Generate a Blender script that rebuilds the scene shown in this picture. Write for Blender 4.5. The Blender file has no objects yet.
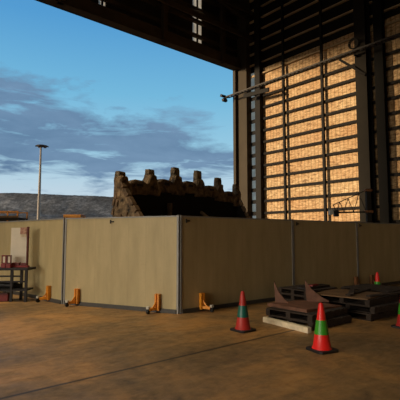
import bpy, bmesh, math, random
from mathutils import Vector, Matrix, Euler
random.seed(4)
R = math.radians
S = bpy.context.scene
COL = S.collection

# ------------------------------------------------------------------ camera
CAM = Vector((-24.7, -23.65, 1.7)); YAW = -40.3; PITCH = 4.9; F = 420.0
cd = bpy.data.cameras.new('camera'); cam = bpy.data.objects.new('camera', cd); COL.objects.link(cam)
cam.location = CAM; cam.rotation_euler = (R(90 + PITCH), 0, R(YAW))
cd.sensor_width = 36; cd.lens = F / 400 * 36; cd.clip_end = 3000
S.camera = cam
S.view_settings.view_transform = 'Standard'; S.view_settings.look = 'None'
S.view_settings.gamma = 1; S.view_settings.use_curve_mapping = False
S.view_settings.exposure = 0.0

# ------------------------------------------------------------------ sky
def lin(c):
    return tuple((v / 12.92 if v <= .04045 else ((v + .055) / 1.055) ** 2.4) for v in c)
def rgb(*c): return lin([v / 255 for v in c]) + (1,)

W = bpy.data.worlds.new('sky'); S.world = W; W.use_nodes = True
nt = W.node_tree; nt.nodes.clear()
def N(tree, t, **kw):
    n = tree.nodes.new(t)
    for k, v in kw.items(): setattr(n, k, v)
    return n
def math_(tree, op, a, b=None, c=None, clamp=False):
    n = N(tree, 'ShaderNodeMath', operation=op); n.use_clamp = clamp
    for i, v in enumerate((a, b, c)):
        if v is None: continue
        if isinstance(v, (int, float)): n.inputs[i].default_value = v
        else: tree.links.new(v, n.inputs[i])
    return n.outputs[0]
def ramp(tree, fac, stops, interp='LINEAR'):
    n = N(tree, 'ShaderNodeValToRGB'); n.color_ramp.interpolation = interp
    e = n.color_ramp.elements
    while len(e) < len(stops): e.new(.5)
    for i, (p, c) in enumerate(stops):
        e[i].position = p; e[i].color = c if len(c) == 4 else tuple(c) + (1,)
    tree.links.new(fac, n.inputs[0]); return n.outputs[0]
def mixc(tree, fac, a, b, mode='MIX'):
    n = N(tree, 'ShaderNodeMix', data_type='RGBA', blend_type=mode)
    for sock, v in ((n.inputs[0], fac), (n.inputs[6], a), (n.inputs[7], b)):
        if isinstance(v, (int, float)): sock.default_value = v
        elif isinstance(v, tuple): sock.default_value = v if len(v) == 4 else v + (1,)
        else: tree.links.new(v, sock)
    return n.outputs[2]
def noise(tree, vec, scale, detail=4, rough=.55, dist=0):
    n = N(tree, 'ShaderNodeTexNoise'); n.inputs['Scale'].default_value = scale
    n.inputs['Detail'].default_value = detail; n.inputs['Roughness'].default_value = rough
    n.inputs['Distortion'].default_value = dist
    if vec is not None: tree.links.new(vec, n.inputs['Vector'])
    return n.outputs[0]
def mapping(tree, vec, scale=(1, 1, 1), loc=(0, 0, 0), rot=(0, 0, 0)):
    n = N(tree, 'ShaderNodeMapping'); n.inputs['Scale'].default_value = scale
    n.inputs['Location'].default_value = loc; n.inputs['Rotation'].default_value = rot
    tree.links.new(vec, n.inputs['Vector']); return n.outputs[0]

tc = N(nt, 'ShaderNodeTexCoord'); d = tc.outputs['Generated']
sep = N(nt, 'ShaderNodeSeparateXYZ'); nt.links.new(d, sep.inputs[0])
elev = sep.outputs[2]                                        # sine of the elevation
base = ramp(nt, elev, [(0, rgb(205, 218, 226)), (.10, rgb(190, 212, 226)), (.20, rgb(152, 202, 226)),
                       (.32, rgb(116, 184, 220)), (.46, rgb(84, 156, 210)), (.8, rgb(60, 122, 182))])
# bank of cloud lying over the hill, its upper edge falling towards the shed
alongx = math_(nt, 'ADD', math_(nt, 'MULTIPLY', sep.outputs[0], .7627), math_(nt, 'MULTIPLY', sep.outputs[1], -.6468))
v1 = mapping(nt, d, (1, 1, 3.4), (.3, .1, .2))
n1 = noise(nt, v1, 5.0, 6, .6, .3)
n2 = noise(nt, mapping(nt, d, (1, 1, 5.5), (2.3, 1.1, .2)), 7.5, 5, .6, .4)
top = math_(nt, 'SUBTRACT', .262, math_(nt, 'MULTIPLY', alongx, .24))
upper = math_(nt, 'DIVIDE', math_(nt, 'SUBTRACT', math_(nt, 'ADD', top, math_(nt, 'MULTIPLY', math_(nt, 'SUBTRACT', n1, .5), .30)), elev), .055, clamp=True)
low = math_(nt, 'DIVIDE', math_(nt, 'SUBTRACT', math_(nt, 'ADD', elev, math_(nt, 'MULTIPLY', math_(nt, 'SUBTRACT', n2, .5),   .26)), .105), .06, clamp=True)
gaps = math_(nt, 'MULTIPLY', math_(nt, 'SUBTRACT', n2, .27), 5.0, clamp=True)
mask = math_(nt, 'MULTIPLY', math_(nt, 'MULTIPLY', upper, low), gaps)
cloudc = ramp(nt, n1, [(.3, rgb(88, 118, 152)), (.7, rgb(116, 146, 178))])
sky = mixc(nt, math_(nt, 'MULTIPLY', mask, .93), base, cloudc)
# the half of the sky behind the shed is a pale, evenly clouded one
fwd = math_(nt, 'ADD', math_(nt, 'MULTIPLY', sep.outputs[0], .6468), math_(nt, 'MULTIPLY', sep.outputs[1], .7627))
sky = mixc(nt, math_(nt, 'SUBTRACT', .25, math_(nt, 'MULTIPLY', fwd, 1.2), clamp=True), sky, rgb(206, 202, 194))
bg = N(nt, 'ShaderNodeBackground'); bg.inputs[1].default_value = 1.0
nt.links.new(sky, bg.inputs[0])
out = N(nt, 'ShaderNodeOutputWorld'); nt.links.new(bg.outputs[0], out.inputs[0])

# ------------------------------------------------------------------ sun, the daylight of the side door and an added overhead fill
ld = bpy.data.lights.new('sun', 'SUN'); ld.energy = 4.5; ld.color = (1, .77, .50); ld.angle = R(7)
sun = bpy.data.objects.new('sun', ld); COL.objects.link(sun)
sun.rotation_euler = Vector((.90, -.44, -.095)).to_track_quat('-Z', 'Y').to_euler()
sun.location = (-40, 30, 30)
ld = bpy.data.lights.new('side_door_daylight', 'AREA'); ld.shape = 'RECTANGLE'; ld.size = 24; ld.size_y = 9
ld.energy = 660; ld.color = (1, .88, .72); ld.spread = R(52)
al = bpy.data.objects.new('side_door_daylight', ld); COL.objects.link(al)
al.location = (-49.9, -24, 5.0); al.rotation_euler = (R(76), 0, R(-90))
ld = bpy.data.lights.new('overhead_fill', 'AREA'); ld.shape = 'RECTANGLE'; ld.size = 10; ld.size_y = 8  # added fill lamp under the solid roof, no opening above it
ld.energy = 1020; ld.color = (1, .84, .60); ld.spread = R(62)
al = bpy.data.objects.new('overhead_fill', ld); COL.objects.link(al)
al.location = (-26, -12.0, 23.9); al.rotation_euler = (0, R(-3), 0)

# ------------------------------------------------------------------ pixel -> place
_cy, _sy, _cp, _sp = math.cos(R(YAW)), math.sin(R(YAW)), math.cos(R(PITCH)), math.sin(R(PITCH))
RT = Vector((_cy, _sy, 0)); FW0 = Vector((-_sy, _cy, 0))
FW = FW0 * _cp + Vector((0, 0, _sp)); UP = RT.cross(FW)
def ray(px, py): return FW + RT * ((px - 200) / F) + UP * ((200 - py) / F)
def ground(px, py, z=0):
    r = ray(px, py); return CAM + r * ((z - CAM.z) / r.z)
def at(px, py, depth):
    """the point seen at a pixel, DEPTH metres ahead over the ground"""
    r = ray(px, py); return CAM + r * (depth / r.dot(FW0))
def on_x(px, py, x):
    r = ray(px, py); return CAM + r * ((x - CAM.x) / r.x)
def on_y(px, py, y):
    r = ray(px, py); return CAM + r * ((y - CAM.y) / r.y)
def cdir(a, b):                                              # camera-frame ground direction -> world
    return RT * a + FW0 * b
def ang(v): return math.atan2(v.y, v.x)

# ------------------------------------------------------------------ materials
def material(name, col, rough=.6, metal=0, var=.15, vscale=3.0, bump=0, bscale=20, col2=None, spec=.5, coord='Object', stretch=(1, 1, 1)):
    m = bpy.data.materials.new(name); m.use_nodes = True
    t = m.node_tree; b = t.nodes['Principled BSDF']
    tcn = N(t, 'ShaderNodeTexCoord'); v = mapping(t, tcn.outputs[coord], stretch)
    n = noise(t, v, vscale, 5, .6)
    c1 = tuple(x * (1 - var) for x in col[:3]); c2 = col2[:3] if col2 else tuple(min(1, x * (1 + var)) for x in col[:3])
    t.links.new(ramp(t, n, [(.32, c1), (.68, c2)]), b.inputs['Base Color'])
    b.inputs['Roughness'].default_value = rough; b.inputs['Metallic'].default_value = metal
    b.inputs['Specular IOR Level'].default_value = spec
    if bump:
        bn = N(t, 'ShaderNodeBump'); bn.inputs['Strength'].default_value = bump; bn.inputs['Distance'].default_value = .05
        t.links.new(noise(t, v, bscale, 4, .6), bn.inputs['Height']); t.links.new(bn.outputs[0], b.inputs['Normal'])
    return m
M = {}
M['steel'] = material('dark_painted_steel', rgb(36, 32, 26), .7, 0, .2, 1.5, spec=.2)
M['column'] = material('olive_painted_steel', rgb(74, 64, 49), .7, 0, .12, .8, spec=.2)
M['girt'] = material('grey_girt_steel', rgb(33, 29, 25), .7, 0, .15, .8, spec=.15)
M['headersteel'] = material('dark_header_steel', rgb(74, 62, 47), .75, 0, .2, .8, spec=.2)
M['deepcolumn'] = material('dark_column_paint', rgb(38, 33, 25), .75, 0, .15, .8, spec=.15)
M['shadowcolumn'] = material('shadow_black_column', rgb(20, 18, 14), .8, 0, .15, .8, spec=.15)
M['uppergirt'] = material('lightened_girt_steel', rgb(182, 156, 118), .7, 0, .15, .8, spec=.2)  # lighter copy of the girt steel so the upper girts show in dim light
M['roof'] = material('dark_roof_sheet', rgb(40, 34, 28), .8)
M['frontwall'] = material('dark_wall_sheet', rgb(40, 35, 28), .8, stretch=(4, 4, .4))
M['galv'] = material('grey_galvanised', rgb(142, 142, 138), .5, .1, .12, 4)
M['galvdark'] = material('dark_grey_rail', rgb(72, 70, 66), .6, .1, .15, 4)
M['orange'] = material('orange_paint', rgb(226, 146, 40), .5, 0, .18, 8)
M['darkorange'] = material('dark_orange_paint', rgb(120, 74, 34), .7, 0, .25, 8)  # darker, browner orange for the last two feet and the jib collars
M['black'] = material('black_rubber', rgb(24, 23, 22), .6)
M['white'] = material('dirty_white', rgb(190, 186, 172), .6, 0, .12, 5)
M['red'] = material('red_paint', rgb(126, 30, 28), .5, 0, .2, 6)
M['maroon'] = material('dark_red_paint', rgb(96, 26, 22), .5, 0, .2, 6)
M['board'] = material('pale_board', rgb(232, 224, 204), .6, 0, .06, 3)
M['plaque'] = material('faded_red_plaque', rgb(176, 96, 78), .6, 0, .35, 14, col2=rgb(206, 168, 140))
M['bench'] = material('dark_bench_steel', rgb(30, 25, 25), .6, .1, .2, 5)
M['conered'] = material('cone_red', rgb(228, 36, 30), .4, 0, .08, 6)
M['conegreen'] = material('cone_green', rgb(58, 146, 34), .4, 0, .08, 6)
M['coneteal'] = material('cone_teal', rgb(20, 92, 78), .4, 0, .12, 6)
M['conedull'] = material('cone_dull_red', rgb(172, 42, 34), .5, 0, .15, 8)
M['bucket'] = material('worn_bucket_steel', rgb(58, 48, 38), .85, .05, .55, 5.5, 1.0, 9, col2=rgb(176, 146, 108))
M['tooth'] = material('worn_tooth_steel', rgb(84, 72, 58), .8, .05, .5, 6, 1.0, 10, col2=rgb(178, 154, 120))
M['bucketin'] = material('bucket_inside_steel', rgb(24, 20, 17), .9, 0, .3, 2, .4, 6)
M['bucketedge'] = material('polished_wear_edge', rgb(128, 102, 74), .55, .3, .5, 4, .5, 8)
M['timber'] = material('dark_weathered_timber', rgb(50, 39, 30), .85, 0, .5, 5, .4, 14, stretch=(1, 5, 5))
M['whitetimber'] = material('white_painted_timber', rgb(224, 208, 176), .65, 0, .2, 6, .3, 14)
M['rust'] = material('rusty_steel_plate', rgb(112, 76, 58), .7, .1, .35, 6, .3, 20)
M['sheetbrown'] = material('brown_cover_sheet', rgb(112, 84, 54), .8, 0, .25, 4)
M['dirt'] = material('brown_dirt', rgb(120, 92, 66), .9, 0, .2, .3, coord='Object')
M['pole'] = material('pale_pole_steel', rgb(150, 140, 128), .6, .1, .12, 2)
M['lamp'] = material('lamp_housing', rgb(70, 62, 58), .6)
M['tray'] = material('galvanised_tray', rgb(62, 54, 44), .65, .1, .2, 3)

def hill_material():
    m = bpy.data.materials.new('grey_waste_rock'); m.use_nodes = True
    t = m.node_tree; b = t.nodes['Principled BSDF']; tcn = N(t, 'ShaderNodeTexCoord')
    v = mapping(t, tcn.outputs['Object'], (1, 1, 1))
    a = noise(t, v, .35, 8, .75); c = noise(t, mapping(t, tcn.outputs['Object'], (1, 1, 3.)), .03, 4, .6)
    k = mixc(t, .45, a, c)
    t.links.new(ramp(t, k, [(.34, rgb(60, 57, 54)), (.50, rgb(98, 96, 93)), (.64, rgb(150, 146, 140))]), b.inputs['Base Color'])
    b.inputs['Roughness'].default_value = 1; b.inputs['Specular IOR Level'].default_value = 0
    return m
M['hill'] = hill_material()

def panel_material():
    m = bpy.data.materials.new('cream_ribbed_sheet'); m.use_nodes = True
    t = m.node_tree; b = t.nodes['Principled BSDF']; tcn = N(t, 'ShaderNodeTexCoord')
    s = N(t, 'ShaderNodeSeparateXYZ'); t.links.new(tcn.outputs['Object'], s.inputs[0])
    p = math_(t, 'PINGPONG', s.outputs[0], .24)              # a shallow groove every 0.48 m
    g = math_(t, 'SUBTRACT', 1, math_(t, 'DIVIDE', p, .022, clamp=True))
    n = noise(t, mapping(t, tcn.outputs['Object'], (1.2, 1, .25)), 3.0, 4, .6)
    c = ramp(t, n, [(.3, rgb(172, 156, 114)), (.7, rgb(192, 175, 130))])
    scuff = noise(t, mapping(t, tcn.outputs['Object'], (.8, 1, 3), (3, 0, 0)), 5, 6, .7)
    c = mixc(t, math_(t, 'MULTIPLY', math_(t, 'SUBTRACT', scuff, .58), 1.6, clamp=True), c, rgb(140, 118, 84))
    c = mixc(t, math_(t, 'MULTIPLY', g, .12), c, rgb(120, 106, 80))
    t.links.new(c, b.inputs['Base Color']); b.inputs['Roughness'].default_value = .55
    bn = N(t, 'ShaderNodeBump'); bn.inputs['Strength'].default_value = .12; bn.inputs['Distance'].default_value = .02
    bn.invert = True
    t.links.new(g, bn.inputs['Height']); t.links.new(bn.outputs[0], b.inputs['Normal'])
    return m
M['panel'] = panel_material()

def insulation_material():
    """foil-faced blanket held by wire mesh: straw-gold, crinkled, fine upright wires"""
    m = bpy.data.materials.new('golden_wall_blanket'); m.use_nodes = True
    t = m.node_tree; b = t.nodes['Principled BSDF']; tcn = N(t, 'ShaderNodeTexCoord')
    o = tcn.outputs['Object']
    s = N(t, 'ShaderNodeSeparateXYZ'); t.links.new(o, s.inputs[0])
    w = math_(t, 'PINGPONG', math_(t, 'ADD', s.outputs[1], math_(t, 'MULTIPLY', noise(t, o, .7, 3), .25)), .14)
    wire = math_(t, 'SUBTRACT', 1, math_(t, 'DIVIDE', w, .05, clamp=True))
    cr = noise(t, mapping(t, o, (1, 1, 3.2)), 2.6, 8, .72, .5)
    big = noise(t, mapping(t, o, (1, .5, 1)), .5, 3, .5)
    c = ramp(t, cr, [(.34, rgb(96, 70, 42)), (.45, rgb(186, 150, 102)), (.66, rgb(240, 212, 164))])
    c = mixc(t, math_(t, 'MULTIPLY', math_(t, 'SUBTRACT', big, .35), 1.4, clamp=True), c, rgb(228, 182, 128), 'MULTIPLY')
    c = mixc(t, math_(t, 'MULTIPLY', wire, .55), c, rgb(92, 64, 32))
    t.links.new(c, b.inputs['Base Color']); b.inputs['Roughness'].default_value = .6; b.inputs['Specular IOR Level'].default_value = .3
    bn = N(t, 'ShaderNodeBump'); bn.inputs['Strength'].default_value = .5; bn.inputs['Distance'].default_value = .05
    t.links.new(cr, bn.inputs['Height']); t.links.new(bn.outputs[0], b.inputs['Normal'])
    return m
M['blanket'] = insulation_material()
M['shadesheet'] = material('shaded_upper_sheet', rgb(24, 20, 15), .8, spec=.2, stretch=(4, 4, .4))  # dark base colour stands in for the unlit upper wall

def floor_material():
    m = bpy.data.materials.new('stained_concrete'); m.use_nodes = True
    t = m.node_tree; b = t.nodes['Principled BSDF']; tcn = N(t, 'ShaderNodeTexCoord')
    o = tcn.outputs['Object']
    a = noise(t, o, .55, 6, .6, .4); f = noise(t, o, 6, 6, .7); sp = noise(t, mapping(t, o, (1, 2.4, 1)), 1.6, 8, .7, .8)
    c = ramp(t, a, [(.36, rgb(92, 72, 44)), (.50, rgb(134, 100, 56)), (.62, rgb(182, 130, 66))])
    c = mixc(t, math_(t, 'MULTIPLY', math_(t, 'SUBTRACT', sp, .50), 3.2, clamp=True), c, rgb(70, 60, 44))
    c = mixc(t, .36, c, ramp(t, f, [(.3, rgb(62, 50, 36)), (.7, rgb(182, 144, 96))]))
    # saw-cut joint and the greyer, dirtier strip along the barrier
    s = N(t, 'ShaderNodeSeparateXYZ'); t.links.new(o, s.inputs[0])
    j = math_(t, 'ABSOLUTE', math_(t, 'SUBTRACT', s.outputs[1], JOINT_Y))
    jm = math_(t, 'SUBTRACT', 1, math_(t, 'DIVIDE', j, .045, clamp=True))
    jm = math_(t, 'MULTIPLY', jm, math_(t, 'ADD', .6, math_(t, 'MULTIPLY', f, .8)), clamp=True)
    c = mixc(t, jm, c, rgb(20, 13, 9))
    t.links.new(c, b.inputs['Base Color'])
    t.links.new(ramp(t, sp, [(.3, (.42,) * 3), (.7, (.7,) * 3)]), b.inputs['Roughness'])
    b.inputs['Specular IOR Level'].default_value = .35
    bn = N(t, 'ShaderNodeBump'); bn.inputs['Strength'].default_value = .25; bn.inputs['Distance'].default_value = .02
    t.links.new(f, bn.inputs['Height']); t.links.new(bn.outputs[0], b.inputs['Normal'])
    return m
JOINT_Y = (ground(100, 375.5).y + ground(200, 352).y) / 2
M['floor'] = floor_material()

def translucent_material(name, col):
    m = bpy.data.materials.new(name); m.use_nodes = True
    t = m.node_tree; t.nodes.clear()
    tr = N(t, 'ShaderNodeBsdfTranslucent'); df = N(t, 'ShaderNodeBsdfDiffuse'); mx = N(t, 'ShaderNodeMixShader'); o = N(t, 'ShaderNodeOutputMaterial')
    tcn = N(t, 'ShaderNodeTexCoord'); n = noise(t, tcn.outputs['Object'], 3, 3)
    c = ramp(t, n, [(.3, tuple(x * .8 for x in col[:3])), (.7, col)])
    t.links.new(c, tr.inputs[0]); t.links.new(c, df.inputs[0]); mx.inputs[0].default_value = .25
    t.links.new(tr.outputs[0], mx.inputs[1]); t.links.new(df.outputs[0], mx.inputs[2]); t.links.new(mx.outputs[0], o.inputs[0])
    return m
M['rooflight'] = translucent_material('milky_fibreglass', (.95, .92, .84))

# ------------------------------------------------------------------ mesh builder
class MB:
    def __init__(s): s.bm = bmesh.new()
    def mesh(s, verts, faces):
        v = [s.bm.verts.new(p) for p in verts]
        for f in faces:
            try: s.bm.faces.new([v[i] for i in f])
            except ValueError: pass
        return s
    def box(s, lo, hi, mat=None):
        x0, y0, z0 = lo; x1, y1, z1 = hi
        P = [Vector(p) for p in ((x0, y0, z0), (x1, y0, z0), (x1, y1, z0), (x0, y1, z0), (x0, y0, z1), (x1, y0, z1), (x1, y1, z1), (x0, y1, z1))]
        if mat is not None: P = [mat @ p for p in P]
        return s.mesh(P, [(0, 3, 2, 1), (4, 5, 6, 7), (0, 1, 5, 4), (1, 2, 6, 5), (2, 3, 7, 6), (3, 0, 4, 7)])
    def bar(s, a, b, w, h=None, up=(0, 0, 1)):
        a, b = Vector(a), Vector(b); h = h or w
        d = (b - a).normalized(); u = Vector(up)
        if abs(d.dot(u)) > .97: u = Vector((1, 0, 0))
        x = d.cross(u).normalized(); y = x.cross(d)
        P = []
        for c in (a, b):
            for i, j in ((-1, -1), (1, -1), (1, 1), (-1, 1)): P.append(c + x * (i * w / 2) + y * (j * h / 2))
        return s.mesh(P, [(0, 1, 2, 3), (7, 6, 5, 4), (0, 4, 5, 1), (1, 5, 6, 2), (2, 6, 7, 3), (3, 7, 4, 0)])
    def tube(s, pts, r, n=10, radii=None):
        pts = [Vector(p) for p in pts]; rings = []
        for i, p in enumerate(pts):
            d = (pts[min(i + 1, len(pts) - 1)] - pts[max(i - 1, 0)]).normalized()
            u = Vector((0, 0, 1)) if abs(d.z) < .9 else Vector((1, 0, 0))
            x = d.cross(u).normalized(); y = x.cross(d); rr = radii[i] if radii else r
            rings.append([s.bm.verts.new(p + (x * math.cos(2 * math.pi * k / n) + y * math.sin(2 * math.pi * k / n)) * rr) for k in range(n)])
        for a, b in zip(rings, rings[1:]):
            for k in range(n): s.bm.faces.new([a[k], b[k], b[(k + 1) % n], a[(k + 1) % n]])
        s.bm.faces.new(rings[0]); s.bm.faces.new(rings[-1][::-1]); return s
    def prism(s, poly, lo, hi, axis='y'):
        """polygon in the plane across AXIS, run from LO to HI"""
        def P(u, v, t): return {'x': (t, u, v), 'y': (u, t, v), 'z': (u, v, t)}[axis]
        n = len(poly); V = [P(u, v, lo) for u, v in poly] + [P(u, v, hi) for u, v in poly]
        return s.mesh(V, [tuple(range(n)), tuple(range(2 * n - 1, n - 1, -1))] + [(i, n + i, n + (i + 1) % n, (i + 1) % n) for i in range(n)])
    def lathe(s, prof, n=28, c=(0, 0, 0)):
        rings = []
        for r, z in prof:
            rings.append([s.bm.verts.new((c[0] + r * math.cos(2 * math.pi * k / n), c[1] + r * math.sin(2 * math.pi * k / n), c[2] + z)) for k in range(n)])
        for a, b in zip(rings, rings[1:]):
            for k in range(n): s.bm.faces.new([a[k], a[(k + 1) % n], b[(k + 1) % n], b[k]])
        s.bm.faces.new(rings[0][::-1]); s.bm.faces.new(rings[-1]); return s
    def build(s, name, mat, parent=None, smooth=False, bevel=0, jitter=0):
        bmesh.ops.recalc_face_normals(s.bm, faces=s.bm.faces)
        if bevel:
            bmesh.ops.bevel(s.bm, geom=[e for e in s.bm.edges if e.is_manifold and e.calc_face_angle(0) > .5], offset=bevel, segments=2, affect='EDGES', profile=.6)
        if jitter:
            for v in s.bm.verts: v.co += Vector((random.uniform(-1, 1), random.uniform(-1, 1), random.uniform(-1, 1))) * jitter
        me = bpy.data.meshes.new(name); s.bm.to_mesh(me); s.bm.free()
        if smooth:
            for p in me.polygons: p.use_smooth = True
            try: me.set_sharp_from_angle(angle=R(40))
            except Exception: pass
        me.materials.append(M[mat] if isinstance(mat, str) else mat)
        o = bpy.data.objects.new(name, me); COL.objects.link(o)
        if parent: o.parent = parent
        return o
def tag(o, label=None, cat=None, group=None, kind=None):
    if label: o['label'] = label
    if cat: o['category'] = cat
    if group: o['group'] = group
    if kind: o['kind'] = kind
    return o
def thing(name, label, cat, loc=(0, 0, 0), rz=0, group=None):
    o = bpy.data.objects.new(name, None); COL.objects.link(o); o.empty_display_size = .3
    o.location = loc; o.rotation_euler = (0, 0, rz)
    return tag(o, label, cat, group)
def kids(o): return [c for c in COL.objects if c.parent is o]
def copy_tree(o, parent=None):
    c = o.copy(); COL.objects.link(c)
    if parent: c.parent = parent
    for k in kids(o): copy_tree(k, c)
    return c
def struct(mb, name, mat, label, cat='structure', **kw):
    return tag(mb.build(name, mat, **kw), label, cat, kind='structure')

# ------------------------------------------------------------------ the setting
XL, YB, ZR = -50.0, -70.0, 24.0
JX = on_y(235.5, 150, 0).x                                    # edge of the big doorway
HZ = on_y(234.5, 70, 0).z                                     # underside of its header
DOOR_L = -25.0
struct(MB().box((XL, YB, -.3), (.3, .3, 0)), 'floor', 'floor', 'stained brown concrete shed floor with a saw-cut joint', 'floor')
g = MB(); g.box((-600, .3, -.3), (900, 900, -.02)); struct(g, 'ground', 'dirt', 'brown dirt yard outside the big shed doorway', 'ground')
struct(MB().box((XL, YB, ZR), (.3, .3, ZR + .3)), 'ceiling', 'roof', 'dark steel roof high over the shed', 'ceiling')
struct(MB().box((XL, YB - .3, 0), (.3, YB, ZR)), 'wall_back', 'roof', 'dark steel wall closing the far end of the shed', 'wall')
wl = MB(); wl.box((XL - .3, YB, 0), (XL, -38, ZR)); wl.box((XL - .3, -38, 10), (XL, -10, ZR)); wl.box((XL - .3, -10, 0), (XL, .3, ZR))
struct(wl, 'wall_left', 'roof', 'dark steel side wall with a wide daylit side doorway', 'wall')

# side wall with its golden blanket, girts and upright rods
STRIP0, STRIP1 = on_x(250.5, 180, 0).y, on_x(256.5, 180, 0).y
ZG = 1.7 + .919 * 21.9 / 11.35 + 12.5 * .919              # the blanket ends here; above it a darkened sheet carries the shade
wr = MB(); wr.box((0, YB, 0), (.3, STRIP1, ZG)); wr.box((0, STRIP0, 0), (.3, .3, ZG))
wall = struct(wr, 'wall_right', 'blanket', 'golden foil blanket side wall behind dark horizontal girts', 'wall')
MB().box((-.004, YB, ZG), (.3, .3, ZR)).build('upper_shade_sheet', 'shadesheet', wall)
wl_ = struct(MB().box((.1, STRIP1, 0), (.16, STRIP0, ZG)), 'window_1', 'rooflight', 'narrow pale translucent strip in the side wall beside the corner column', 'window')
COLX = .55
def col_y(px): return on_x(px, 180, -COLX).y
c2a = on_x(361.5, 180, -COLX).y; c2b = on_x(373, 180, -COLX).y
post_a = (on_x(257, 180, -.3).y, on_x(262, 180, -.3).y)
bays = [(-.2, post_a[0]), (post_a[0], c2a + .05), (c2a, c2a - 12.2), (c2a - 12.2, c2a - 24.4)]
z = 1.7 + .919 * 21.9 / 11.35 - 3 * .919
levels = []
while z < ZR - .5: levels.append(z); z += .919
for bi, (ya, yb) in enumerate(bays[:3]):
    gh = 1.7 if bi == 0 else 1
    for z in levels:
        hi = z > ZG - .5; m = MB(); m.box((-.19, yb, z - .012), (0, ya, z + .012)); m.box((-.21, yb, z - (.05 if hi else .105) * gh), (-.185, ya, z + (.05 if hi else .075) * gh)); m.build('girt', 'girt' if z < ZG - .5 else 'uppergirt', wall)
for px in (285, 324.5):
    y = on_x(px, 180, -.3).y
    m = MB(); m.box((-.36, y - .08, 0), (-.2, y + .08, ZR)); m.build('girt_post', 'girt', wall)
for y in (c2a - 4.0, c2a - 8.0):
    m = MB(); m.box((-.36, y - .08, 0), (-.2, y + .08, ZR)); m.build('girt_post', 'girt', wall)

def hcol(x0, x1, y0, y1, tf=.05, web=.12):
    """steel column: two plates across x joined by a web"""
    m = MB(); m.box((x0, y0, 0), (x0 + tf, y1, ZR)); m.box((x1 - tf, y0, 0), (x1, y1, ZR)); yc = (y0 + y1) / 2
    m.box((x0 + tf, yc - web / 2, 0), (x1 - tf, yc + web / 2, ZR)); return m
cxa = JX + .25
cyb = on_x(247, 150, cxa).y
struct(MB().box((cxa, cyb, 0), (cxa + .55, .05, ZR)).box((JX, -.02, 0), (cxa + .02, .25, HZ)), 'column', 'column', 'olive steel corner column at the edge of the big doorway', 'column')
struct(MB().box((-.45, post_a[1], 0), (-.02, post_a[0], ZR)), 'column', 'steel', 'dark slim steel column beside the translucent wall strip', 'column')
for k in range(3):
    ya, yb = c2a - 12.2 * k, c2b - 12.2 * k
    if k == 2: continue
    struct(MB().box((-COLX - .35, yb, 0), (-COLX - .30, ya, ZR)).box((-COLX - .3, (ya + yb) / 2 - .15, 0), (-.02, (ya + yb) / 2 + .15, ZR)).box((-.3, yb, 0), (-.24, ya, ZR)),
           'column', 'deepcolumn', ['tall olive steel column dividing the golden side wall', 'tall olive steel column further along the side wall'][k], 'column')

c3a, c3b = on_x(378.5, 180, -.62).y, on_x(387.5, 180, -.62).y  # added column: its black stands in for the olive column's shadow on the wall
struct(MB().box((-.62, c3b, 0), (-.56, c3a, ZR)).box((-.56, (c3a + c3b) / 2 - .08, 0), (-.3, (c3a + c3b) / 2 + .08, ZR)).box((-.32, c3b, 0), (-.265, c3a, ZR)), 'column', 'shadowcolumn', 'added black column standing in for the shadow behind the tall olive column', 'column')

# wall over the doorway, with its header beam, rails, posts and two translucent strips
def strip(p0, p1): return on_y(p0, 20, 0).x, on_y(p1, 20, 0).x
s1, s2 = strip(98, 105.5), strip(192.5, 202)
wf = MB()
xs = [XL - .3, s1[0], s1[1], s2[0], s2[1], .3]
for a, b in ((0, 1), (2, 3), (4, 5)): wf.box((xs[a], 0, HZ), (xs[b], .2, ZR))
wf.box((s1[0], 0, HZ), (s1[1], .2, HZ + .6)); wf.box((s2[0], 0, HZ), (s2[1], .2, HZ + .5))
wf.box((XL - .3, 0, 0), (DOOR_L, .2, HZ)); wf.box((cxa + .5, 0.05, 0), (.3, .25, HZ))
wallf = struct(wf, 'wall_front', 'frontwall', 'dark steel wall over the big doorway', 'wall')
for i, s in enumerate((s1, s2)):
    struct(MB().box((s[0], .06, HZ + .5), (s[1], .12, ZR)), 'window_%d' % (i + 2), 'rooflight', ['pale translucent strip over the open sky end of the doorway', 'pale translucent strip over the doorway near the corner column'][i], 'window')
hb = MB(); hb.box((DOOR_L - 1, -.55, HZ), (JX + .2, .0, HZ + .06)); hb.box((DOOR_L - 1, -.5, HZ + .06), (JX + .2, -.44, HZ + .75)); hb.box((DOOR_L - 1, -.55, HZ + .75), (JX + .2, 0, HZ + .8))
hb.build('header_beam', 'headersteel', wallf)
z = HZ + 1.5
k = 0
while z < ZR - .5:
    MB().box((XL, -.3, z - .1), (JX + .1, 0, z + .1)).build('girt', 'headersteel', wallf); z += .95 if k % 2 else 1.15; k += 1
for px in (164, 60, 222):
    x = on_y(px, 15, -.4).x
    MB().box((x - .18, -.62, HZ), (x + .18, -.3, ZR)).build('wall_post', 'headersteel', wallf)
for s in (s1, s2):
    MB().box(((s[0] + s[1]) / 2 - .05, -.06, HZ), ((s[0] + s[1]) / 2 + .05, .05, ZR)).build('mullion', 'girt', wallf)
# walkway beam inside the header and its knee brace up to the column
m = MB(); m.bar(on_y(215, -4, -1.2), on_y(246, 19, -1.0), .28, .3); m.build('knee_brace', 'headersteel', wallf)
m = MB(); m.box((DOOR_L, -1.5, HZ + 2.1), (-.3, -1.35, HZ + 2.45)); m.build('bracing_beam', 'headersteel', wallf)
m = MB(); m.box((DOOR_L, -1.5, HZ + 4.3), (-.3, -1.35, HZ + 4.6)); m.build('bracing_beam', 'headersteel', wallf)

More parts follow.
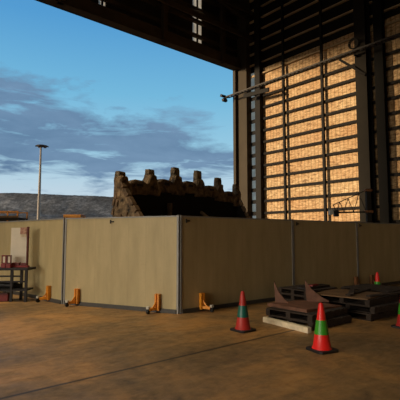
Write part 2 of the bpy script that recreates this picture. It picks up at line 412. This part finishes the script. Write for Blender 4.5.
# mine waste dump beyond the yard
def dump():
    m = MB(); nx, ny = 150, 36
    prof = [(0, 0), (3, 3), (16, 16), (19, 17.5), (26, 18), (30, 20), (46, 36.5), (49, 38), (54, 38.6), (80, 38.6)]
    org = at(60, 236, 300); org.z = 0
    grid = []
    for i in range(nx):
        row = []
        s = -260 + 520 * i / (nx - 1)
        for j in range(ny):
            t = j / (ny - 1) * (len(prof) - 1); a = int(min(t, len(prof) - 2)); fr = t - a
            w = prof[a][0] * (1 - fr) + prof[a + 1][0] * fr; h = prof[a][1] * (1 - fr) + prof[a + 1][1] * fr
            sc = 1.0 - .0011 * (s + 30) if s > -30 else 1.0 + .0003 * (-s - 30)
            q = random.uniform(-1, 1)
            h2 = max(-.2, h * sc + q * .45 * min(1, h / 5) + .35 * math.sin(s * .09 + h) * min(1, h / 5))
            p = org + RT * s + FW0 * (w * 1.4 + random.uniform(-.6, .6) + 8 * math.sin(s * .013)); row.append(m.bm.verts.new((p.x, p.y, h2)))
        grid.append(row)
    for i in range(nx - 1):
        for j in range(ny - 1): m.bm.faces.new([grid[i][j], grid[i + 1][j], grid[i + 1][j + 1], grid[i][j + 1]])
    return struct(m, 'hill', 'hill', 'long grey waste rock dump with a bench along its face', 'hill', smooth=True)
dump()

# ------------------------------------------------------------------ barrier of cream panels
PH = 2.156
def foot(parent, x, side, paint='orange'):
    """orange stabiliser: an upright pair of angles on a short leg with a caster"""
    f = MB(); f.box((x - .055, -.10, .05), (x - .015, -.01, .41)); f.box((x + .015, -.10, .05), (x + .055, -.01, .41)); f.box((x - .055, -.03, .05), (x + .055, -.01, .37))
    f.bar((x, -.05, .10), (x + side * .09, -.26, .09), .08, .06); f.bar((x, -.08, .26), (x + side * .05, -.18, .11), .025, .03)
    o = f.build('stabiliser_foot', paint, parent)
    c = MB(); cx_, cy_ = x + side * .10, -.285
    c.tube([(cx_ - .02, cy_, .055), (cx_ + .02, cy_, .055)], .055, 14); c.build('caster', 'black', o)
    MB().box((cx_ - .035, cy_ - .03, .105), (cx_ + .035, cy_ + .03, .16)).build('caster_cap', 'white', o)
    return o
def panel(a, b, label, feet, latch=None, paint='orange'):
    d = b - a; L = d.length
    t = thing('barrier_panel', label, 'barrier panel', a, ang(d), 'cream barrier panels')
    MB().box((.04, 0, .09), (L - .04, .045, PH - .03)).build('sheet', 'panel', t)
    for x in (0.005, L - .05): MB().box((x, -.012, .0), (x + .045, .052, PH + .01)).build('post', 'galv', t)
    MB().box((.05, -.035, 0), (L - .05, .06, .09)).build('base_rail', 'galvdark', t)
    MB().box((.04, -.008, PH - .03), (L - .04, .05, PH)).build('top_rail', 'galv', t)
    for x in (latch or []):
        m = MB(); m.box((x - .05, -.03, PH - .13), (x + .05, 0, PH - .10)); m.box((x - .05, -.03, PH - .16), (x - .03, 0, PH - .07)); m.build('latch', 'black', t)
    for x, s in feet: foot(t, x * L, s, paint)
    return t
gA, gB, gC = ground(62.2, 304), ground(178.6, 314), ground(400, 283.2)
dC = (gC - gB).normalized()
def on_line(px):                                              # where the C-D-E run crosses an image column
    r = ray(px, 300); r2 = Vector((r.x, r.y)); o = Vector((gB.x - CAM.x, gB.y - CAM.y)); dd = Vector((dC.x, dC.y))
    s = (r2.x * o.y - r2.y * o.x) / (r2.y * dd.x - r2.x * dd.y)
    return gB + dC * s
def frac(px):                                                # share of the B run at an image column
    r = ray(px, 300); a, b = gA - CAM, gB - CAM; n = Vector((r.y, -r.x)); da, db = a.x * n.x + a.y * n.y, b.x * n.x + b.y * n.y
    return da / (da - db)
g0 = ground(0, 291); dA = (g0 - gA).normalized()
panel(gA + dA * 4.3, gA, 'cream panel standing behind the workbench and tool board', [(.86, -1)])
panel(gA + (gB - gA).normalized() * .03, gB, 'cream panel with two orange stabilisers at its foot, below the bucket teeth', [(frac(77.5), -1), (frac(158.5), -1)], [1.45])
gD, gE = on_line(294), on_line(359)
gD, gE = on_line(294), on_line(359)
panel(gB + dC * .035, gD, 'cream panel behind the teal-banded cone, starting at the barrier corner', [((on_line(199.5) - gB).length / (gD - gB).length, 1)], [.2])
panel(gD, gE, 'cream panel behind the pallet stack with the horned steel plate', [(.93, 1)], [.2], 'darkorange')
panel(gE, gE + dC * 3.5, 'cream panel at the open end, with a cone against it', [(.2, 1)], [.2], 'darkorange')

# ------------------------------------------------------------------ excavator bucket behind the barrier
def bucket():
    p0 = CAM + cdir(-2.3, 11.8); p1 = CAM + cdir(1.46, 17.0); L = Vector((p1.x - p0.x, p1.y - p0.y)).length
    t = thing('excavator_bucket', 'huge rusty excavator bucket with six worn teeth standing behind the barrier', 'excavator bucket', (p0.x, p0.y, 0), ang(p1 - p0))
    # local: x along the lip, -y the way the mouth faces
    def zb(s): return 2.85 + .27 * math.sin(min(1, max(0, s / L)) * math.pi) + .13 * s / L
    def bow(s): return .08 * math.sin(math.pi * s / L)       # the lip bows away from the mouth
    n = 24
    prof = [(0, None), (.10, 2.3), (.16, 1.5), (.08, .75), (-.25, .25), (-.9, .06), (-1.7, .10), (-2.3, .42)]
    m = MB(); outer, inner = [], []
    for i in range(n + 1):
        s = L * i / n; ro, ri = [], []
        for k, (y, z) in enumerate(prof):
            zz = zb(s) + .1 if z is None else z
            yy = y + (bow(s) * max(0, 1 - k / 4))
            ro.append(m.bm.verts.new((s, yy, zz)))
            ri.append(m.bm.verts.new((s, yy - (.12 if k < 5 else .03), zz + (.0 if k < 3 else .12))))
        outer.append(ro); inner.append(ri)
    for G in (outer, inner):
        for i in range(n):
            for k in range(len(prof) - 1): m.bm.faces.new([G[i][k], G[i + 1][k], G[i + 1][k + 1], G[i][k + 1]])
    for i in range(n):
        for k in (0, len(prof) - 1): m.bm.faces.new([outer[i][k], outer[i + 1][k], inner[i + 1][k], inner[i][k]])
    for i in (0, n):
        for k in range(len(prof) - 1): m.bm.faces.new([outer[i][k], outer[i][k + 1], inner[i][k + 1], inner[i][k]])
    m.build('shell', 'bucketin', t, smooth=True)
    # cheeks with a thick worn front edge and rows of wear bars
    for s0, s1 in ((-.06, .08), (L - .04, L + .04)):
        zt = zb(max(0, s0)) + .38
        kk = 1 if s0 < 1 else .72
        poly = [(.12, zt), (-.10, zt - .05), (-.98, zt - 1.22), (-2.35, .62), (-2.3, .35), (-1.7, .06), (-.9, .0), (-.25, .2), (.12, .7), (.2, 1.5), (.16, 2.4)]
        poly = [(u * (kk if u < 0 else 1), v) for u, v in poly]
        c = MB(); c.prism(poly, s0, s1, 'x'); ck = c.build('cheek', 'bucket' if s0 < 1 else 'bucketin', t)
        e = MB(); pts = [(-.05, zt + .02), (-.62, zt - .72), (-1.03, zt - 1.25), (-1.7, zt - 1.87), (-2.38, .62)]
        pts = [(u * kk, v) for u, v in pts]
        for a, b in zip(pts, pts[1:]):
            for q in range(3):
                u0, u1 = q / 3, (q + .86) / 3
                A = Vector((0, a[0] + (b[0] - a[0]) * u0, a[1] + (b[1] - a[1]) * u0)); B = Vector((0, a[0] + (b[0] - a[0]) * u1, a[1] + (b[1] - a[1]) * u1))
                A.x = B.x = (s0 + s1) / 2
                e.bar(A, B, s1 - s0 + .03, .10 + .04 * random.random())
        e.build('wear_edge', 'bucketedge', ck, bevel=.025)
        sx = s0 - .01 if s0 < 1 else s1 + .01
        for q in range(70 if s0 < 1 else 24):
            y = random.uniform(-2.0, .2); z = random.uniform(.3, 3.0)
            if z > zt - .25 + 1.33 * (y + .05) - .1 or z < .2 - .35 * y * .2 or y > .15: continue
            MB().bar((sx, y, z), (sx, y + .05, z - .18), .06, .08).build('wear_bar', 'bucketedge', ck, bevel=.015)
    # cast lip: a thick band with a raised shroud between every two teeth
    pos = [.06 + (L - .06) * k / 5 for k in range(6)]
    lip = MB(); nn = 60; rows = []
    for i in range(nn + 1):
        s = -.05 + (L + .1) * i / nn; sc = min(max(s, 0), L); y = bow(sc); b = zb(sc)
        ph = (sc / L * 5) % 1
        h = .26 + .05 * math.sin(ph * math.pi) + random.uniform(-.015, .015)
        rows.append([lip.bm.verts.new(q) for q in ((s, y + .1, b - .02), (s, y + .09, b + h * .7), (s, y + .0, b + h), (s, y - .09, b + h * .72), (s, y - .14, b + .0), (s, y - .06, b - .07))])
    for a, b in zip(rows, rows[1:]):
        for k in range(6): lip.bm.faces.new([a[k], b[k], b[(k + 1) % 6], a[(k + 1) % 6]])
    lip.bm.faces.new(rows[0]); lip.bm.faces.new(rows[-1][::-1])
    lip.build('lip', 'bucket', t, smooth=True)
    for k in range(5):
        s0, s1 = pos[k] + .25, pos[k + 1] - .25; m = MB(); sm = (s0 + s1) / 2
        poly = [(s0, zb(sm) - .02), (s1, zb(sm) - .02), (s1 + .02, zb(sm) + .26), (s1 - .06, zb(sm) + .31), (sm + .16, zb(sm) + .39), (sm - .16, zb(sm) + .39), (s0 + .06, zb(sm) + .31), (s0 - .02, zb(sm) + .26)]
        m.prism(poly, bow(sm) - .17, bow(sm) + .12, 'y'); o = m.build('lip_shroud', 'bucket', t, bevel=.035, jitter=.012)
        MB().box((sm - .11, bow(sm) - .20, zb(sm) + .20), (sm + .11, bow(sm) - .155, zb(sm) + .27)).build('pin_slot', 'black', o)
    tops = [3.53, 3.75, 3.98, 4.04, 3.92, 3.80]
    for k in range(6):
        s = pos[k]; b = zb(s); zt = tops[k]; y = bow(s); m = MB()
        sh = [(-.34, b - .1), (.34, b - .1), (.34, b + .16), (.27, b + .27), (.19, b + .40), (.13, b + .54), (-.13, b + .54), (-.19, b + .40), (-.27, b + .27), (-.34, b + .16)]
        m.prism([(s + (max(u, -.15) if k == 0 else min(u, .15) if k == 5 else u), v) for u, v in sh], y - .17, y + .11, 'y')
        ad = m.build('tooth_adapter', 'bucket', t, bevel=.045, jitter=.02)
        m = MB(); w0, w1 = .14, .14
        V = []
        for z_, w_, d_ in ((b + .40, w0, .10), (zt - .10, w1, .085), (zt, w1 * .95, .075)):
            V += [(s - w_, y - d_, z_), (s + w_, y - d_, z_), (s + w_, y + d_, z_), (s - w_, y + d_, z_)]
        m.mesh(V, [(0, 3, 2, 1), (8, 9, 10, 11)] + [(a + q, a + (q + 1) % 4, a + 4 + (q + 1) % 4, a + 4 + q) for a in (0, 4) for q in range(4)])
        m.build('tooth', 'tooth', ad, bevel=.02, jitter=.010)
    # wear strips up the inside
    for s in (2.15,):
        m = MB(); pts = [(-.08, 2.75), (-.06, 2.1), (-.07, 1.5), (-.12, .95)]
        for a, b_ in zip(pts, pts[1:]): m.bar((s, a[0], a[1]), (s, b_[0], b_[1]), .16, .08)
        m.build('inner_rib', 'bucketedge', t)
    MB().bar((3.85, -.1, 2.55), (3.85, -1.4, 1.6), .09).build('inner_strut', 'bucketedge', t)
    for x in (.8, L - 1.1): MB().box((x, -2.5, .42), (x + .3, -1.9, 1.0)).build('mounting_lug', 'bucket', t)
bucket()

# ------------------------------------------------------------------ lamp mast out in the yard
def mast():
    D = 50.0; b = at(38, 236, D); top = at(38, 146, D).z
    t = thing('light_mast', 'tall pale floodlight mast in the yard before the dump', 'light mast', (b.x, b.y, 0), R(YAW))
    MB().tube([(0, 0, 0), (0, 0, top * .5), (0, 0, top)], .1, 12, [.24, .17, .10]).build('pole', 'pole', t, smooth=True)
    MB().lathe([(.3, -.02), (.34, .02), (.3, .35), (.2, .42)], 16).build('base_flange', 'pole', t)
    MB().lathe([(.12, -.15), (.62, -.06), (.68, 0), (.62, .06), (.12, .12)], 20, (.12, 0, top)).build('lamp_ring', 'lamp', t)
    for k in range(6):
        a = k * math.pi / 3 + .3
        Mx = Matrix.Translation((.12 + .62 * math.cos(a), .62 * math.sin(a), top - .02)) @ Matrix.Rotation(a, 4, 'Z') @ Matrix.Rotation(R(20), 4, 'Y')
        MB().box((-.12, -.13, -.06), (.14, .13, .05), Mx).build('floodlight', 'lamp', t)
mast()

# ------------------------------------------------------------------ orange gear that peeps over the barrier
def orange_cabinet():
    D = 12.6; a = at(64, 214.6, D); b = at(80.5, 214.6, D)
    t = thing('equipment_case', 'orange lidded case standing behind the barrier, its top just above the panels', 'case', (a.x, a.y, 0), ang(b - a))
    w = (b - a).length; h = a.z
    MB().box((0, 0, .12), (w, .5, h - .07)).build('body', 'orange', t, bevel=.01)
    MB().box((-.015, -.02, h - .07), (w + .015, .52, h)).build('lid', 'orange', t, bevel=.008)
    for x in (.05, w - .1):
        for y in (.04, .41): MB().box((x, y, 0), (x + .06, y + .06, .12)).build('foot', 'black', t)
orange_cabinet()
def platform():
    D = 17.0; a = at(-14, 216, D); b = at(18, 216, D)
    t = thing('work_platform', 'orange railed work platform showing over the barrier behind the workbench', 'work platform', (a.x, a.y, 0), ang(b - a))
    w = (b - a).length; zt = at(10, 211.5, D).z; zd = at(10, 217.5, D).z
    MB().box((0, 0, zd - .12), (w, 1.0, zd)).build('deck', 'steel', t)
    for x in (.03, w / 3, 2 * w / 3, w - .03):
        for y in (.03, .97): MB().bar((x, y, 0), (x, y, zt), .05).build('post', 'orange', t)
    for y in (.03, .97):
        MB().bar((0, y, zt), (w, y, zt), .045).build('handrail', 'orange', t)
    MB().box((0, .0, zd), (w, .03, zd + .07)).build('toe_board', 'sheetbrown', t)
platform()

# ------------------------------------------------------------------ jib arm by the side wall
def jib():
    D = 19.0; b = at(369.5, 236, D); e = at(331, 236, D)
    t = thing('jib_crane', 'slim lattice jib arm on an orange-collared mast before the golden wall', 'jib crane', (b.x, b.y, 0), ang(e - b))
    L = (e - b).length; zt = at(369, 190, D).z; zl = at(369, 212, D).z; zt2 = at(334, 205, D).z
    MB().box((-.1, -.1, 0), (.1, .1, zt + .05)).build('mast', 'steel', t)
    MB().box((-.22, -.22, 0), (.22, .22, .03)).build('base_plate', 'steel', t)
    for z in (zt - .02, zl + .02): MB().box((-.16, -.13, z - .05), (.16, .13, z + .05)).build('collar', 'darkorange', t)
    MB().bar((.1, 0, zt - .02), (L * .93, 0, zt2), .035).build('top_chord', 'steel', t)
    MB().bar((.1, 0, zl), (L * .82, 0, zl - .02), .09, .07).build('bottom_chord', 'steel', t)
    def tz(x): return zt + (zt2 - zt) * x / (L * .93)
    xs_ = [.1, .42, .68, .92, 1.12, 1.3, 1.46, 1.6]
    m = MB()
    for k, (xa, xb) in enumerate(zip(xs_, xs_[1:])):
        if xb > L * .95: break
        m.bar((xa, 0, zl if k % 2 == 0 else tz(xa)), (xb, 0, tz(xb) if k % 2 == 0 else zl), .025)
    m.build('lattice', 'steel', t)
    MB().box((L * .80, -.14, zl - .20), (L * .90, .14, zl + .08)).build('hoist', 'black', t)
    MB().box((L * .93, -.12, zl - .12), (L * 1.03, .12, zl + .10)).build('end_box', 'white', t)
jib()

# ------------------------------------------------------------------ cable tray along the side wall
def tray():
    X = -1.5; zt = on_x(300, 71, X).z
    y0 = on_x(227.5, 97, X).y; y1 = -20.0
    t = thing('cable_tray', 'long ladder cable tray running high along the golden side wall', 'cable tray', (X, y0, zt))
    for x in (-.16, .16): MB().box((x - .025, y1 - y0, -.05), (x + .025, 0, .05)).build('side_rail', 'tray', t)
    y = -.2
    while y > y1 - y0: MB().box((-.14, y - .05, -.05), (.14, y + .05, -.02)).build('rung', 'tray', t); y -= .36
    for y in (on_x(243, 100, X).y - y0, c2a - .2 - y0):
        MB().bar((.2, y, -.12), (1.0, y, -.12), .1).build('bracket', 'steel', t)
    ya = on_x(338, 57, X).y - y0; yb = on_x(364, 74, X + .4).y - y0
    MB().bar((0.2, ya, -.10), (.55, yb, -1.45), .14).build('strut', 'steel', t)
    MB().bar((.1, on_x(268, 90, X).y - y0, -.5), (.1, on_x(243, 95, X).y - y0, -.35), .12, .3).build('splice_box', 'steel', t)
    e = thing('twin_floodlight', 'dark twin floodlight on the end of the cable tray by the doorway', 'floodlight', (X, y0 + .12, zt))
    MB().box((-.19, -.125, -.04), (.19, -.1, .04)).box((-.06, -.12, -.06), (.06, .22, .06)).build('arm', 'steel', e)
    for dz, dx in ((.16, -.14), (-.14, .05)):
        Mx = Matrix.Translation((dx, .26, dz)) @ Matrix.Rotation(R(25 if dz > 0 else -20), 4, 'X')
        MB().box((-.22, -.1, -.11), (.22, .12, .11), Mx).build('lamp_head', 'black', e, bevel=.02)
    c = on_x(353.5, 43.5, X); m = MB()
    m.tube([(0, .32 * math.cos(a), .32 * math.sin(a)) for a in [2 * math.pi * k / 24 for k in range(25)]], .05, 8)
    m.tube([(.04, .26 * math.cos(a), .28 * math.sin(a) - .03) for a in [2 * math.pi * k / 24 for k in range(25)]], .04, 8)
    m.bar((.0, 0, .3), (.57, 0, .42), .03)
    o = m.build('cable_coil', 'steel', smooth=True); o.location = c
    tag(o, 'coil of cable hung on the olive column above the tray', 'cable')
tray()

# ------------------------------------------------------------------ workbench, tool board and its clutter
def bench():
    D = 10.75; f = ground(25.5, 302)
    t = thing('workbench', 'dark steel workbench with a lower shelf against the cream barrier', 'workbench', f, ang(RT))
    H = .87                                                  # local x to the picture's right, y away from the viewer
    MB().box((-1.5, -.05, H - .06), (.06, .48, H)).build('tabletop', 'bench', t, bevel=.008)
    for x, y in ((0, 0), (-.385, 0.02), (-1.42, 0), (-.30, .42), (-1.42, .42)):
        MB().box((x - .03, y - .03, 0), (x + .03, y + .03, H - .06)).build('leg', 'bench', t)
    MB().box((-1.45, -.02, .28), (.02, .44, .32)).build('shelf', 'bench', t)
    MB().box((-1.42, -.015, .50), (0, .015, .54)).build('rail', 'bench', t)
    MB().box((-1.42, .40, .60), (-.3, .43, .64)).build('rail', 'bench', t)
    Z = f.z + H
    def loc(x, y, z=H): return f + RT * x + FW0 * y + Vector((0, 0, z))
    b = thing('tool_board', 'white tool board with dark red edges standing up on the workbench', 'tool board', loc(-.53, .30), ang(RT))
    MB().box((-.02, 0, 0), (.385, .03, 1.05)).build('face', 'board', b)
    MB().box((.385, -.012, 0), (.415, .08, 1.08)).build('edge', 'maroon', b)
    MB().box((-.05, .02, 0), (-.02, .1, 1.05)).build('edge', 'board', b)
    MB().box((.21, -.02, .88), (.375, 0, 1.06)).build('plaque', 'plaque', b)
    MB().box((.22, -.012, .80), (.37, 0, .875)).build('label_strip', 'whitetimber', b)
    v = thing('bench_vise', 'red bench vise lying along the foot of the white board', 'vise', loc(-.36, .20), ang(RT))
    MB().box((-.22, -.07, 0), (.34, .05, .05)).build('base', 'red', v, bevel=.012)
    MB().box((-.10, -.06, .05), (.10, .05, .13)).build('jaw', 'maroon', v, bevel=.012)
    MB().box((.13, -.06, .05), (.30, .05, .12)).build('jaw', 'maroon', v, bevel=.012)
    MB().tube([(-.26, -.02, .09), (.05, -.02, .09)], .022, 10).build('screw', 'galvdark', v)
    MB().tube([(-.25, -.07, .09), (-.25, .05, .09)], .012, 8).build('handle', 'galvdark', v)
    k = 0
    for x, lab in ((-.62, 'small red clamp frame with a pale face, on the bench end away from the board'), (-.49, 'small dark red clamp frame next to the white board')):
        c = thing('clamp', lab, 'clamp', loc(x, .05), ang(RT), 'clamps on the workbench')
        m = MB(); m.box((-.06, -.02, .12), (-.035, .02, .32)); m.box((.035, -.02, .12), (.06, .02, .32)); m.box((-.06, -.02, .30), (.06, .02, .33)); m.box((-.06, -.02, .10), (.06, .02, .13)); m.build('frame', 'maroon' if k else 'red', c)
        MB().box((-.06, -.05, 0), (.06, .05, .10)).build('base', 'red', c, bevel=.01)
        MB().box((-.03, -.008, .14), (.03, .008, .29)).build('plate', 'board', c); k += 1
    b2 = thing('toolbox', 'red toolbox on the floor under the workbench', 'toolbox', f + RT * -.72 + FW0 * .2, ang(RT))
    MB().box((-.22, -.12, 0), (.22, .12, .17)).build('body', 'red', b2, bevel=.01)
    MB().box((-.225, -.125, .17), (.225, .125, .21)).build('lid', 'maroon', b2, bevel=.01)
    MB().tube([(-.1, 0, .21), (-.1, 0, .25), (.1, 0, .25), (.1, 0, .21)], .01, 8).build('handle', 'black', b2)
    s = MB(); s.tube([(-.36, 0, .07), (-.2, .02, .10), (0, 0, .085), (.2, -.02, .10), (.34, 0, .06)], .08, 12, [.04, .085, .075, .085, .04])
    o = s.build('tool_bag', 'black', smooth=True); o.location = loc(-.55, .2, .315); o.rotation_euler = (0, 0, ang(RT)); tag(o, 'limp black tool bag on the lower shelf of the workbench', 'bag')
bench()

# ------------------------------------------------------------------ traffic cones
def cone(px, py, label, mid, red, rz, group='traffic cones'):
    p = ground(px, py); t = thing('traffic_cone', label, 'traffic cone', p, R(rz), group)
    m = MB(); a = .185
    m.prism([(-a, -a + .04), (-a + .04, -a), (a - .04, -a), (a, -a + .04), (a, a - .04), (a - .04, a), (-a + .04, a), (-a, a - .04)], 0, .035, 'z'); m.build('base', 'black', t, bevel=.008)
    def r(z): return .135 - (.135 - .032) * (z - .035) / .665
    MB().lathe([(.15, .035), (.145, .05), (r(.05), .065), (r(.245), .245)]).build('lower_body', red, t, smooth=True)
    MB().lathe([(r(.245) + .004, .245), (r(.45) + .004, .45)]).build('sleeve', mid, t, smooth=True)
    MB().lathe([(r(.45), .45), (r(.67), .67), (.028, .695), (.018, .70)]).build('tip', red, t, smooth=True)
cone(243, 330.5, 'dull red cone with a teal band, alone before the barrier', 'coneteal', 'conedull', 38 + YAW)
cone(322, 350.5, 'bright red cone with a green band in front of the pallet stack', 'conegreen', 'conered', 25 + YAW)
cone(378, 298, 'red and green cone half hidden behind the dark pallets', 'conegreen', 'conered', 10)
cone(404.5, 327.5, 'red cone cut by the frame edge, beside the far pallet stack', 'conegreen', 'conedull', 0)

# ------------------------------------------------------------------ pallets and the plates on them
def pallet_tree(mat, label, loc, rz, w=1.25, dpt=1.25, boards=7, group='pallets'):
    t = thing('pallet', label, 'pallet', loc, rz, group)
    # local origin at one corner; bearers run along x
    for y in (.0, dpt / 2 - .05, dpt - .1): MB().box((0, y, .02), (w, y + .1, .115)).build('bearer', mat, t)
    bw = dpt / boards
    bw = w / boards
    for k in range(boards):
        o = MB().box((k * bw + .012, random.uniform(-.01, .0), .115), ((k + 1) * bw - .03, dpt + random.uniform(-.01, .02), .14)).build('deck_board', mat, t)
    for k in (0, boards // 2, boards - 1): MB().box((k * bw + .01, 0, 0), ((k + 1) * bw - .03, dpt, .02)).build('bottom_board', mat, t)
    return t
pN, pL, pR = ground(312, 331.5), ground(264.5, 319.5), ground(352, 322.5)
rzA = ang(pL - pN)
rot90 = ang(pR - pN)
# local x from the near corner along the pale long side (towards pL); y must run towards pR: mirror by starting at pR's turn
def corner_frame(n, x_, z): return (Vector((n.x, n.y, z)), ang(x_ - n))
H_ = .14
pW = Vector(pN); pN = pN + (pR - pN).normalized() * .02
labs = ['dark pallet on the floor behind the white painted timber, under another pallet', 'dark pallet in the middle of the stack behind the white timber', 'dark slatted pallet on top, carrying the horned steel plate']
for i in (0, 2):
    n = pN + (Vector((random.uniform(-.03, .03), random.uniform(-.03, .03), 0)) if i else Vector())
    # frame whose x goes to pR and whose y goes to pL
    pallet_tree('timber', labs[i], (n.x, n.y, H_ * (i > 0)), rot90 + (R(random.uniform(-6, 6)) if i else 0), boards=[7, 8, 9][i], dpt=1.06, group='pallets in the stack with the horned plate')
w_ = MB().box((0, 0, 0), ((pL - pN).length * .93, .10, .10)).build('timber_beam', 'whitetimber', None, bevel=.008)
w_.location = pN - (pR - pN).normalized() * .115 - (pL - pN).normalized() * .07; w_.rotation_euler = (0, 0, rzA)
tag(w_, 'long white painted timber lying along the foot of the dark pallet stack', 'timber')
def horned_plate():
    z0 = H_ * 2; ux = (pR - pN).normalized(); uy = (pL - pN).normalized()
    t = thing('scoop_plate', 'rusty scoop plate with two curved horns on the pallet stack', 'scoop plate', pN + ux * .12 + uy * .1 + Vector((0, 0, z0)), rot90)
    m = MB(); m.prism([(0.0, 0), (1.12, 0), (1.12, .02), (.0, .06)], .12, 1.10, 'y'); m.build('base_plate', 'rust', t)
    # each horn is a curved blade standing on the plate
    def blade(y):
        poly = [(.98, .0), (1.0, .10), (1.06, .28), (1.10, .50), (1.03, .42), (.92, .30), (.76, .19), (.52, .11), (.20, .06), (.2, 0)]
        return MB().prism([(1.15 - u, v) for u, v in poly][::-1], y, y + .035, 'y')
    return t, blade
t, blade = horned_plate()
# blades stand where the photograph shows their points
def horn(tip, heel, base_px, z0):
    pass
def put_horn(px_tip, py_tip, px_end, depth, name='horn'):
    """curved pointed blade: upright back edge under the tip, concave slope down to its heel"""
    z0 = H_ * 2 + .02
    a = at(px_tip, py_tip, depth); e = at(px_end, 300, depth - .12)
    L = Vector((e.x - a.x, e.y - a.y)).length; h = a.z - z0
    poly = [(.06 * L, 0), (.02 * L, .35 * h), (.0, .8 * h), (-.02 * L, h), (.10 * L, .80 * h), (.24 * L, .60 * h), (.42 * L, .42 * h), (.66 * L, .24 * h), (L, .05 * h), (L, 0)]
    o = MB().prism(poly, -.02, .02, 'y').build(name, 'rust', t)
    Mw = Matrix.Translation((a.x, a.y, z0)) @ Matrix.Rotation(ang(e - a), 4, 'Z')
    o.matrix_parent_inverse = Matrix.Identity(4)
    base_ = Matrix.Translation(t.location) @ Matrix.Rotation(t.rotation_euler.z, 4, 'Z')
    o.matrix_basis = base_.inverted() @ Mw
put_horn(274.5, 281, 289, 8.9)
put_horn(305, 279, 329, 9.2)

q0 = ground(369, 322); ux = (pR - pN).normalized(); uy = (pL - pN).normalized()
labs2 = ['lowest dark pallet of the stack under the brown sheet', 'middle dark pallet of the stack under the brown sheet', 'topmost dark pallet of the stack under the brown sheet']
for i in range(3):
    of = ux * (.07, .14, .09)[i] + uy * (.0, -.05, .03)[i]
    pallet_tree('timber', labs2[i], (q0.x + of.x, q0.y + of.y, H_ * i), rot90 + R((0, -2.5, 2)[i]), w=1.25, boards=8, group='pallets under the brown sheet')
o = MB().prism([(0, 0), (1.2, 0), (1.2, .02), (.6, .028), (0, .02)], 0, 1.2, 'y').build('cover_sheet', 'sheetbrown')
o.location = (q0.x + .02 * ux.x + .03 * uy.x, q0.y + .03, H_ * 3 + .002); o.rotation_euler = (0, 0, rot90 + R(9)); tag(o, 'brown cover sheet lying on the dark pallets by the cone', 'sheet')
labs3 = ['lower dark pallet of the low stack nearer the panel end', 'upper dark pallet of the low stack nearer the panel end', 'top dark pallet of the low stack nearer the panel end']
q1 = q0 + ux * 1.52 + uy * .45
for i in range(3):
    pallet_tree('timber', labs3[i], (q1.x + random.uniform(-.03, .03), q1.y + random.uniform(-.03, .03), H_ * i), rot90 + R(random.uniform(-4, 4)), w=1.2, boards=8, group='pallets in the low stack')
q2 = q0 + uy * 1.68 + ux * .1
labs4 = ['lower dark pallet tucked between the barrier and the covered stack', 'upper dark pallet tucked between the barrier and the covered stack', 'top dark pallet tucked between the barrier and the covered stack']
for i in range(3):
    pallet_tree('timber', labs4[i], (q2.x, q2.y, H_ * i), rot90 + R(random.uniform(-3, 3)), w=1.2, dpt=.9, boards=8, group='pallets by the barrier')
# loose bits on the pallets at the back
a = at(352, 293.5, 9.9); b = at(385, 292, 10.3)
a = q2 + ux * .1 + uy * .1
o = MB().box((0, 0, 0), (1.0, .28, .05)).build('steel_channel', 'bench', None, bevel=.008); o.location = (a.x, a.y, H_ * 3 + .002); o.rotation_euler = (0, 0, rot90 + .05)
tag(o, 'dark steel channel lying on the pallets by the barrier', 'steel channel')
b = a + ux * .3 + uy * .05
o = MB().box((0, 0, 0), (.34, .10, .035)).build('offcut', 'red', None, bevel=.008); o.location = (b.x, b.y, H_ * 3 + .055); o.rotation_euler = (0, 0, rot90 + .2)
tag(o, 'small red steel offcut on the dark steel channel', 'offcut')

for k, (dx, dy, L, a, lab) in enumerate(((.05, .3, 1.3, 12, 'loose dark plank skewed over the brown cover sheet'), (.25, -.05, 1.25, -8, 'loose dark plank along the open edge of the brown cover sheet'), (.1, .25, 1.1, 30, 'loose dark plank lying slanted at the back of the brown cover sheet'))):
    o = MB().box((0, 0, 0), (L, .11, .03)).build('plank', 'timber', None, bevel=.004); p = q0 + ux * dx + uy * (dy + .15)
    o.location = (p.x, p.y, H_ * 3 + .032 + (0, .0, .03)[k]); o.rotation_euler = (0, 0, rot90 + R(a)); tag(o, lab, 'plank', 'loose planks')
